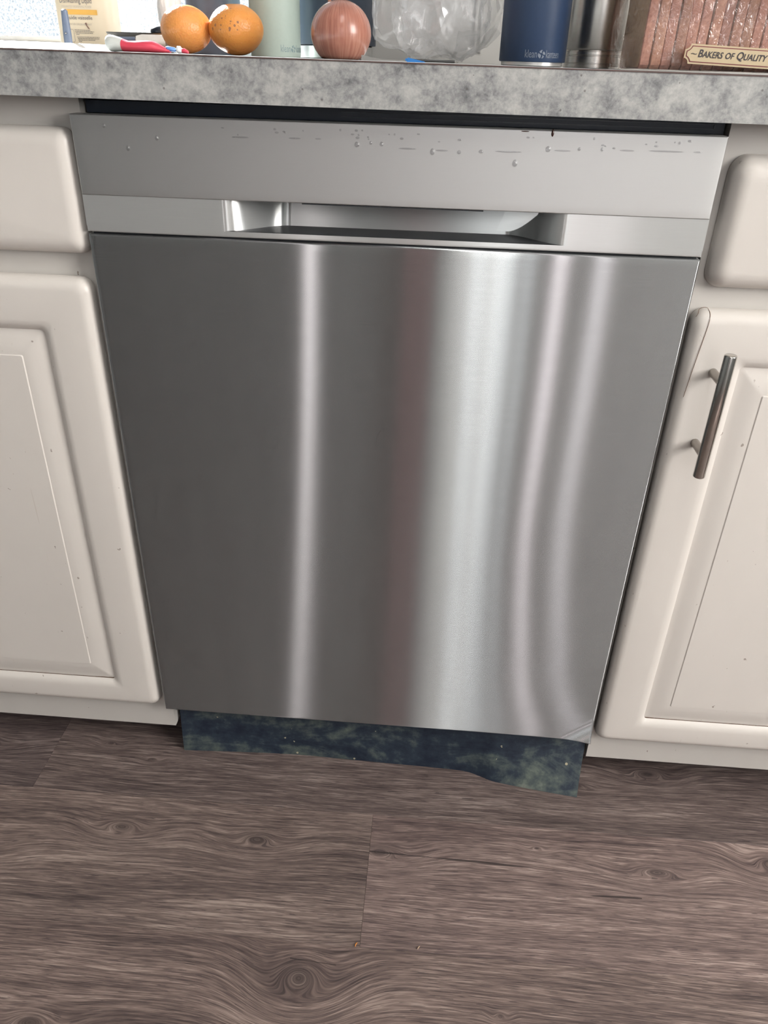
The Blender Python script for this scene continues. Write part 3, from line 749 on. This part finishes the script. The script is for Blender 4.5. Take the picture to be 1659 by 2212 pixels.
# red and white peeler handle -----------------------------------------
px_, py_ = -.228, .020; pz_ = ct(px_)
rb = empty('vegetable_brush', (px_, py_, pz_))
tag(rb, 'red scrubbing-brush handle with a pale grey end lying at the front edge', 'brush')
def oval_sweep(name, secs, mat, n=18):
    loops = [[(x, hy * math.sin(a), zc + hz * math.cos(a)) for a in lin(0, 2 * PI, n + 1)[:-1]] for (x, hy, hz, zc) in secs]
    v, f = loft(loops); return pyd(name, v, f, mat, rb, 60)
oval_sweep('end_cap', [(-.0375, .002, .002, .0065), (-.0362, .0055, .0052, .0068), (-.0335, .0075, .0066, .0068), (-.0300, .0083, .0065, .0066), (-.0250, .0085, .0058, .0060), (-.0212, .0085, .0052, .0054)], plain('pale_grey_rubber', (.62, .64, .61), .5))
oval_sweep('grip', [(-.0211, .0086, .0051, .0053), (-.016, .0088, .0044, .0046), (-.008, .009, .0045, .0047), (0, .0088, .0048, .0049), (.007, .0078, .0046, .0047), (.0125, .006, .0034, .0036), (.017, .004, .0022, .0025), (.022, .003, .0016, .0018)], plain('red_plastic', (.66, .06, .10), .3))
oval_sweep('neck', [(.0185, .002, .0012, .0042), (.020, .003, .0019, .0039), (.026, .003, .0019, .0030), (.0275, .002, .001, .0028)], plain('blue_plastic', (.16, .33, .72), .3))
oval_sweep('collar', [(.0278, .002, .0015, .0025), (.0288, .0035, .0030, .0031), (.0315, .0035, .0030, .0031), (.033, .0025, .002, .0025)], plain('white_plastic', (.75, .76, .78), .3))
oval_sweep('tip', [(.0331, .0022, .0018, .0022), (.035, .003, .0022, .0024), (.0385, .002, .0012, .0014)], plain('red_plastic_tip', (.66, .06, .10), .3))

# shallow metal tin with black knob -------------------------------------
tx, ty = -.373, .425; tz = ct(tx)
tin = empty('baking_tin', (tx, ty, tz))
tag(tin, 'shallow grey metal tin with a black knob beside the left orange', 'tin')
tm = plain('dull_tin', (.30, .29, .27), .4, .8, .2, 60)
v, f = loft([sup(.075, .06, 0, 32, 5), sup(.082, .066, .021, 32, 5), sup(.084, .068, .0225, 32, 5), sup(.080, .064, .0222, 32, 5), sup(.073, .058, .003, 32, 5)]); pyd('pan', v, f, tm, tin, 40)
pv, pf = loft([[(x, -.040, z) for x, z in ((.002, .006), (.006, .0185), (.014, .0205), (.045, .0205), (.045, .004), (.03, .002))], [(x, -.0375, z) for x, z in ((.002, .006), (.006, .0185), (.014, .0205), (.045, .0205), (.045, .004), (.03, .002))]])
pyd('spatula_plate', pv, pf, plain('scratched_steel', (.50, .46, .42), .35, .8, .2, 80), tin)
tube('spatula_handle', [(-.028, -.039, .0145), (.005, -.039, .0150)], .0026, slate, tin, 10)
lathe('knob', [(.002, .0), (.011, .0), (.0125, .003), (.0118, .006), (.008, .009), (.002, .0102)], (.026, 0, .0215), MAT['black'], tin, 24, 60)

# oranges -----------------------------------------------------------------
def fruit(name, cx, cy, w, h, mat, label, seed):
    bm = bmesh.new(); bmesh.ops.create_icosphere(bm, subdivisions=4, radius=1.0)
    zb = ct(cx)
    for v in bm.verts:
        n = noise.noise(v.co * 1.3 + Vector((seed, 0, 0))) * .03
        v.co *= 1 + n
        dz = 1 - .05 * math.exp(-((v.co.x ** 2 + v.co.y ** 2) / .05)) if v.co.z > 0 else 1
        v.co = Vector((v.co.x * w / 2, v.co.y * w / 2, v.co.z * h / 2 * dz))
    mz = min(v.co.z for v in bm.verts)
    for v in bm.verts: v.co.z -= mz
    me = bpy.data.meshes.new('peel'); bm.to_mesh(me); bm.free()
    root = empty(name, (cx, cy, zb)); tag(root, label, 'orange', 'oranges on the worktop')
    link('peel', me, mat, root, 179)
    lathe('stem_button', [(.0005, 0), (.0022, 0), (.002, .0009), (.0006, .0012)], (.004, .006, h - .0042), plain('stem_green', (.2, .18, .08), .7), root, 10)
    return root
fruit('orange', -.2917, .362, .0645, .0545, orange_mat('orange_peel_smooth', (.86, .36, .10), False), 'smooth bright orange, the left one of the pair', 1.0)
fruit('orange', -.2262, .362, .0690, .0570, orange_mat('orange_peel_spotted', (.80, .33, .075), True), 'orange with dark spots on its peel, beside the mint bottle', 4.0)

# crumpled white paper behind the oranges ----------------------------------
bm = bmesh.new(); bmesh.ops.create_icosphere(bm, subdivisions=3, radius=1.0)
for v in bm.verts:
    n = 1 + .45 * noise.noise(v.co * 1.9 + Vector((3, 1, 7))); v.co = Vector((v.co.x * .016 * n, v.co.y * .014 * n, v.co.z * .048 * n))
mz = min(v.co.z for v in bm.verts)
for v in bm.verts: v.co.z -= mz
me = bpy.data.meshes.new('crumpled_paper'); bm.to_mesh(me); bm.free()
pap = link('crumpled_paper', me, plain('white_paper', (.86, .86, .85), .8)); pap.location = (-.347, .475, ct(-.347))
tag(pap, 'crumpled bright white paper behind the left orange', 'paper')

# insulated bottles -----------------------------------------------------------
def cyl_fn(c, R, a0, z0):
    # a0 = angle from the -y direction towards +x, in radians
    return lambda u, v: Vector((R * math.sin(a0 + u / R), -R * math.cos(a0 + u / R), z0 + v))
def globe(name, R, a0, z0, s, mat, parent):
    fn = cyl_fn(None, R, a0, z0)
    pts = []
    vs, fs = [], []
    def poly(P):
        b = len(vs); vs.extend(fn(u * s, v * s) for u, v in P); fs.append(tuple(range(b, b + len(P))))
    # stylised globe: land masses inside a round outline
    poly([(.18, .80), (.40, .98), (.62, .98), (.50, .86), (.56, .74), (.42, .62), (.30, .66), (.26, .74)])
    poly([(.02, .42), (.08, .64), (.22, .56), (.36, .50), (.46, .36), (.42, .22), (.34, .06), (.24, .08), (.10, .22)])
    poly([(.62, .62), (.72, .84), (.88, .76), (.98, .58), (.99, .44), (.86, .50), (.74, .46)])
    poly([(.60, .40), (.74, .38), (.84, .26), (.72, .10), (.58, .02), (.54, .14), (.64, .24)])
    return pyd(name, vs, fs, mat, parent)
def flask(name, cx, cy, R, h, mat, label, cat='bottle', base=True, group=None, basemat=None):
    root = empty(name, (cx, cy, ct(cx))); tag(root, label, cat, group)
    if base: lathe('steel_base', [(R * .86, 0), (R * .93, .0008), (R * .935, .0044), (R * .9, .0046)], (0, 0, 0), basemat or MAT['sink'], root, 64, 40)
    z0 = .0044 if base else 0
    lathe('body', [(R * .90, z0), (R * .985, z0 + .0002), (R, z0 + .0015), (R, h * .72), (R * .96, h * .78), (R * .75, h * .86), (R * .6, h * .9)], (0, 0, 0), mat, root, 64, 50)
    lathe('lid', [(R * .62, h * .9 + .0005), (R * .66, h * .9 + .001), (R * .66, h * .985), (R * .6, h), (R * .2, h)], (0, 0, 0), MAT['black'], root, 40, 40)
    return root
navy = plain('navy_powder_coat', (.022, .045, .100), .42, 0, .08, 300)
fn_ = flask('insulated_bottle', .1481, .30, .0393, .26, navy, 'navy insulated bottle with pale logo between the clear bag and steel flask')
pale = plain('pale_logo_print', (.17, .20, .25), .5)
place_text('lettering', 'klean', .0140, .0078, cyl_fn(None, .03945, math.radians(-18), .0088), pale, fn_)
globe('globe_logo', .03945, math.radians(3.5), .0078, .0090, pale, fn_)
place_text('lettering', 'kanteen', .0180, .0078, cyl_fn(None, .03945, math.radians(18), .0088), pale, fn_)
mint = flask('insulated_bottle', -.1946, .46, .0347, .24, plain('mint_powder_coat', (.52, .62, .56), .4, 0, .04, 300), 'pale mint insulated bottle with grey logo right of the oranges', base=False)
mintink = plain('grey_logo_print', (.26, .36, .38), .5)
place_text('lettering', 'klean', .0145, .0085, cyl_fn(None, .03485, math.radians(22), .0062), mintink, mint)
globe('globe_logo', .03485, math.radians(47), .0055, .0090, mintink, mint)
place_text('lettering', 'kanteen', .0190, .0085, cyl_fn(None, .03485, math.radians(64), .0062), mintink, mint)
flask('slate_bottle', -.292, .505, .0385, .24, plain('slate_powder_coat', (.10, .12, .16), .45), 'dark slate bottle standing behind the two oranges', base=False)
# dark canister with steel foot
cn = empty('canister', (-.122, .550, ct(-.122))); tag(cn, 'dark slate-blue canister with shiny steel foot behind the onion', 'canister')
lathe('steel_foot', [(.052, 0), (.055, .001), (.0555, .016), (.053, .0175)], (0, 0, 0), MAT['sink'], cn, 64, 40)
lathe('body', [(.055, .0175), (.0598, .0178), (.060, .019), (.060, .20), (.057, .205)], (0, 0, 0), plain('slate_blue_enamel', (.060, .080, .115), .45), cn, 64, 50)
lathe('lid', [(.0575, .2055), (.0595, .207), (.059, .222), (.05, .228), (.01, .23)], (0, 0, 0), MAT['black'], cn, 48, 50)
# steel tumbler with turned rings
tb = empty('steel_flask', (.2347, .385, ct(.2347))); tag(tb, 'bare brushed-steel flask with turned rings near its base beside the bread', 'flask')
R = .0392
flm, fnt, fout = new_mat('flask_steel')
fb = mixc(fnt, noisen(fnt, mapped(fnt, objco(fnt), (2, 2, 600)), 1.0, 2), (.64, .62, .59), (.78, .76, .73))
princ(fnt, fout, fb, .26, 1.0)
lathe('body', [(R * .9, 0), (R * .985, .0006), (R * .985, .0042), (R * .955, .0046), (R * .955, .0054), (R * .985, .0058), (R * .985, .0128), (R * .955, .0134), (R * .955, .0142), (R * .985, .0148), (R * .985, .0182), (R * .955, .0188), (R * .955, .0194), (R * .985, .020),
               (R, .0215), (R, .19), (R * .95, .20), (R * .8, .22), (R * .7, .225)], (0, 0, 0), flm, tb, 72, 30)
lathe('lid', [(R * .72, .2255), (R * .74, .227), (R * .74, .25), (R * .6, .255), (R * .1, .256)], (0, 0, 0), MAT['black'], tb, 48, 40)

# onion --------------------------------------------------------------------
on = empty('onion', (-.0795, .27, ct(-.0795))); tag(on, 'brown-skinned onion with papery streaks standing in front of the canister', 'onion')
R = .0354; prof = [(.004, .0), (.0195, .0), (.0214, .0006)]
for k in range(15):
    a = math.radians(-50 + 132 * k / 14); prof.append((R * math.cos(a), .0262 + .0335 * math.sin(a)))
prof += [(.0022, .0598)]
bulb = lathe('bulb', prof, (0, 0, 0), onion_mat(), on, 56, 179)
tube('stem_tip', [(-.0120, 0, .0550), (-.0135, 0, .0580), (-.0132, .0, .0605), (-.0138, 0, .0625)], [.0028, .0020, .0012, .0005], plain('dry_stem', (.36, .17, .11), .7), on, 10)

# clear plastic bag ---------------------------------------------------------
def crumple(name, c, rx, ry, rz, mat, parent, seed, amp=.22, sub=5, flat=.0):
    bm = bmesh.new(); bmesh.ops.create_icosphere(bm, subdivisions=sub, radius=1.0)
    for v in bm.verts:
        d = v.co.copy(); e = 4.0
        s = (abs(d.x) ** e + abs(d.y) ** e + abs(d.z) ** e) ** (-1 / e)
        n1 = abs(noise.noise(d * 1.7 + Vector((seed, 0, 0)))); n2 = abs(noise.noise(d * 3.6 + Vector((0, seed, 0)))); n3 = abs(noise.noise(d * 6.5 + Vector((0, 0, seed))))
        k = s * (1 - amp * (n1 * 1.2 + n2 * .6 + n3 * .12))
        v.co = Vector((d.x * rx * k, d.y * ry * k, d.z * rz * k))
    me = bpy.data.meshes.new(name); bm.to_mesh(me); bm.free()
    mz = min(v.co.z for v in me.vertices)
    for v in me.vertices: v.co = v.co + Vector((c[0], c[1], c[2] - mz))
    return link(name, me, mat, parent, None if flat else 24)
cb = empty('plastic_bag', (.030, .375, ct(.03))); tag(cb, 'crumpled clear plastic bag between the onion and the navy bottle', 'bag')
crumple('film', (0, 0, .0002), .088, .062, .105, MAT['film'], cb, 2.3, .20, 5)
crumple('inner_fold', (.006, .004, .004), .066, .04, .085, MAT['film'], cb, 8.1, .34, 5)
# blue clip and knife tip in front of the bag
cl = empty('blue_clip', (.012, .17, ct(.012))); tag(cl, 'small blue plastic clip lying in front of the clear bag', 'clip')
v, f = loft([[(-.0085, -.004, 0), (.012, -.004, 0), (.010, -.004, .0010), (-.0075, -.004, .0042)], [(-.0085, .004, 0), (.012, .004, 0), (.010, .004, .0010), (-.0075, .004, .0042)]])
bl = plain('bright_blue_plastic', (.03, .20, .56), .35); pyd('jaw', v, f, bl, cl)
tube('hinge', [(-.0088, -.004, .0022), (-.0088, .004, .0022)], .0012, bl, cl, 10)
kn = empty('table_knife', (-.02, .19, ct(-.02))); tag(kn, 'grey metal knife tip poking out at the foot of the onion', 'knife')
kz = .0
v, f = loft([[(-.027, -.003, .0002), (-.027, .003, .0002), (-.027, .003, .0052), (-.027, -.003, .0052)], [(-.006, -.004, .0002), (-.006, .004, .0002), (-.006, .004, .0016), (-.006, -.004, .0016)], [(.03, -.004, .0002), (.03, .004, .0002), (.03, .004, .0012), (.03, -.004, .0012)]])
pyd('blade', v, f, plain('knife_steel', (.45, .44, .42), .35, .8), kn)
tube('handle', [(.0305, 0, .0016), (.075, 0, .0016)], .0014, plain('knife_handle', (.05, .05, .05), .4), kn, 8)

# bagged bread -----------------------------------------------------------------
LX0, LY0, LZ = .253, .222, 0.0
br = empty('bread_loaf', (LX0, LY0, ct(LX0 - .02))); tag(br, 'sliced brown loaf in a clear printed bag at the right end of the worktop', 'bread')
crust, crumb = bread_mats()
def slice_mesh(th):
    prof = []
    pts = [(0, .004), (.004, 0), (.104, 0), (.108, .004), (.1085, .06), (.112, .078), (.111, .094), (.100, .106), (.08, .112), (.054, .114), (.028, .112), (.008, .106), (-.003, .094), (-.004, .078), (-.0005, .06)]
    n = len(pts); vs = []
    for x, ins in ((0, .0012), (.0011, 0), (th - .0011, 0), (th, .0012)):
        for (y, z) in pts:
            cy, cz = .054, .056; k = 1 - ins / .055
            vs.append((x, cy + (y - cy) * k, cz + (z - cz) * k))
    fs = []
    for i in range(3):
        for k in range(n): fs.append((i * n + k, i * n + (k + 1) % n, (i + 1) * n + (k + 1) % n, (i + 1) * n + k))
    fs.append(tuple(range(n))); fs.append(tuple(3 * n + k for k in range(n)))
    me = bpy.data.meshes.new('bread_slice'); me.from_pydata(vs, [], fs); me.update()
    bm = bmesh.new(); bm.from_mesh(me); bmesh.ops.recalc_face_normals(bm, faces=bm.faces); bm.to_mesh(me); bm.free()
    me.materials.append(crust); me.materials.append(crumb)
    for p in me.polygons[-2:]: p.material_index = 1
    return me
sm = slice_mesh(.0113)
random.seed(5)
for k in range(20):
    o = bpy.data.objects.new('bread_slice', sm); COL.objects.link(o); o.parent = br
    o.location = (.006 + k * .0115, random.uniform(-.0012, .0012), .0015)
    o.rotation_euler = (0, .012 + random.uniform(-.01, .01), random.uniform(-.015, .015))
    t = random.uniform(.8, 1.15); o.color = (t, t * random.uniform(.94, 1.02), t * random.uniform(.92, 1.02), 1)
# bag film round the loaf, gathered to a gusset on the left
vs, fs = [], []
nx, na = 64, 72
for i in range(nx):
    t = i / (nx - 1); x = -.012 + .275 * t
    e = sstep(-.06, .085, t); 
    hw = .022 + (.0605 - .022) * e; hh = .030 + (.0605 - .030) * e
    cz = .030 + (.0600 - .030) * e
    for k in range(na):
        a = 2 * PI * k / na; c, s = math.cos(a), math.sin(a); ee = 9.0
        q = (abs(c) ** ee + abs(s) ** ee) ** (-1 / ee)
        P = Vector((x * 30, c * 3, s * 3))
        n = abs(noise.noise(P * .35)) * .004 + abs(noise.noise(P * .8 + Vector((5, 5, 5)))) * .0020
        amp = 1 + 1.2 * (1 - e)
        y = .054 + c * q * (hw + n * amp); z = cz + s * q * (hh + n * amp)
        vs.append((x + .003 * noise.noise(P) * (1 - e), y, max(.0004, z)))
for i in range(nx - 1):
    for k in range(na):
        k2 = (k + 1) % na; fs.append((i * na + k, i * na + k2, (i + 1) * na + k2, (i + 1) * na + k))
fs.append(tuple((nx - 1) * na + k for k in range(na)))
bag = pyd('bag_film', vs, fs, MAT['breadfilm'], br, 22)
# gathered ruffle of film at the end of the bag
for j, (dx, yb, h) in enumerate(((-.012, .010, .030), (-.010, .014, .034), (-.008, .018, .031), (-.006, .008, .026), (-.004, .020, .024))):
    pts1 = [(dx - .003 + .0015 * math.sin(j * 2.1 + z * 300), yb + .004 * math.sin(z * 160 + j), z) for z in lin(.0006, h, 9)]
    pts2 = [(dx + .020, .02 + .012 * j, z * .9 + .001) for z in lin(.0006, h, 9)]
    n = 9; vv = pts1 + pts2; ff = [(i, i + 1, n + i + 1, n + i) for i in range(n - 1)]
    pyd('bag_ruffle', vv, ff, MAT['breadfilm'], br, 179)
# printed band
cream = plain('label_cream', (.56, .45, .29), .5, var=.05, vs=80); maroon = plain('label_maroon', (.20, .045, .05), .5); dark = plain('label_ink', (.035, .03, .04), .5)
LBX, LBZ, LW, LH = .0495, .0026, .175, .0186
ca, sa = math.cos(-.034), math.sin(-.034)
def lab(u, v, y): return Vector((LBX + u * ca - v * sa - (.000), y, LBZ + .0052 + u * sa + v * ca))
def notched(ins, r):
    w, h = LW, LH; P = []
    for cx, cz, a0, a1 in ((0, 0, 90, 0), (w, 0, 180, 90), (w, h, 270, 180), (0, h, 360, 270)):
        for k in range(7):
            a = math.radians(a0 + (a1 - a0) * k / 6); P.append((cx + (r + ins) * math.cos(a), cz + (r + ins) * math.sin(a)))
    return [(min(max(u, ins), w - ins), min(max(v, ins), h - ins)) for u, v in P]
YL = -.0150
def lab_poly(name, ins, y, mat, parent, r=.0052):
    P = notched(ins, r); n = len(P)
    vs = [lab(u, v, y) for u, v in P] + [lab(u, v, y + .00025) for u, v in P]
    fs = [tuple(range(n)), tuple(range(n, 2 * n))] + [(k, (k + 1) % n, n + (k + 1) % n, n + k) for k in range(n)]
    return pyd(name, vs, fs, mat, parent)
lb = lab_poly('printed_band', 0, YL, cream, br)
lab_poly('border_line', .0016, YL - .0003, maroon, lb); lab_poly('band_field', .0025, YL - .0006, cream, lb)
place_text('lettering', 'Bakers of Quality Bread', .099, .0088, lambda u, v: lab(.0145 + u, .0052 + v, YL - .0010), dark, lb, .012, .18, True)
place_text('flourish', '~', .0062, .0013, lambda u, v: lab(.0066 + u, .0088 + v, YL - .0010), dark, lb)

# crumbs on the floor ---------------------------------------------------------
def crumb(x, y, l, ang, mat, label):
    n = 7; pts = []
    for k in range(n):
        t = k / (n - 1) - .5
        pts.append((x + l * t * math.cos(ang) + l * .25 * (t * t * 4 - .5) * math.sin(ang) * .5, y + l * t * math.sin(ang), .0007 + .0006 * (1 - 4 * t * t)))
    o = tube('crumb', pts, [.0003, .0006, .0007, .0007, .0007, .0005, .0003], mat, None, 8, 60)
    tag(o, label, 'crumb', 'crumbs on the floor')
crumb(.0010, -.2560, .0055, 1.2, plain('carrot_orange', (.75, .30, .06), .6), 'tiny orange peel shred beside the short plank seam')
crumb(.0761, -.2532, .005, 1.0, plain('pale_flake', (.55, .40, .28), .6), 'tiny pale curled flake right of the short plank seam')
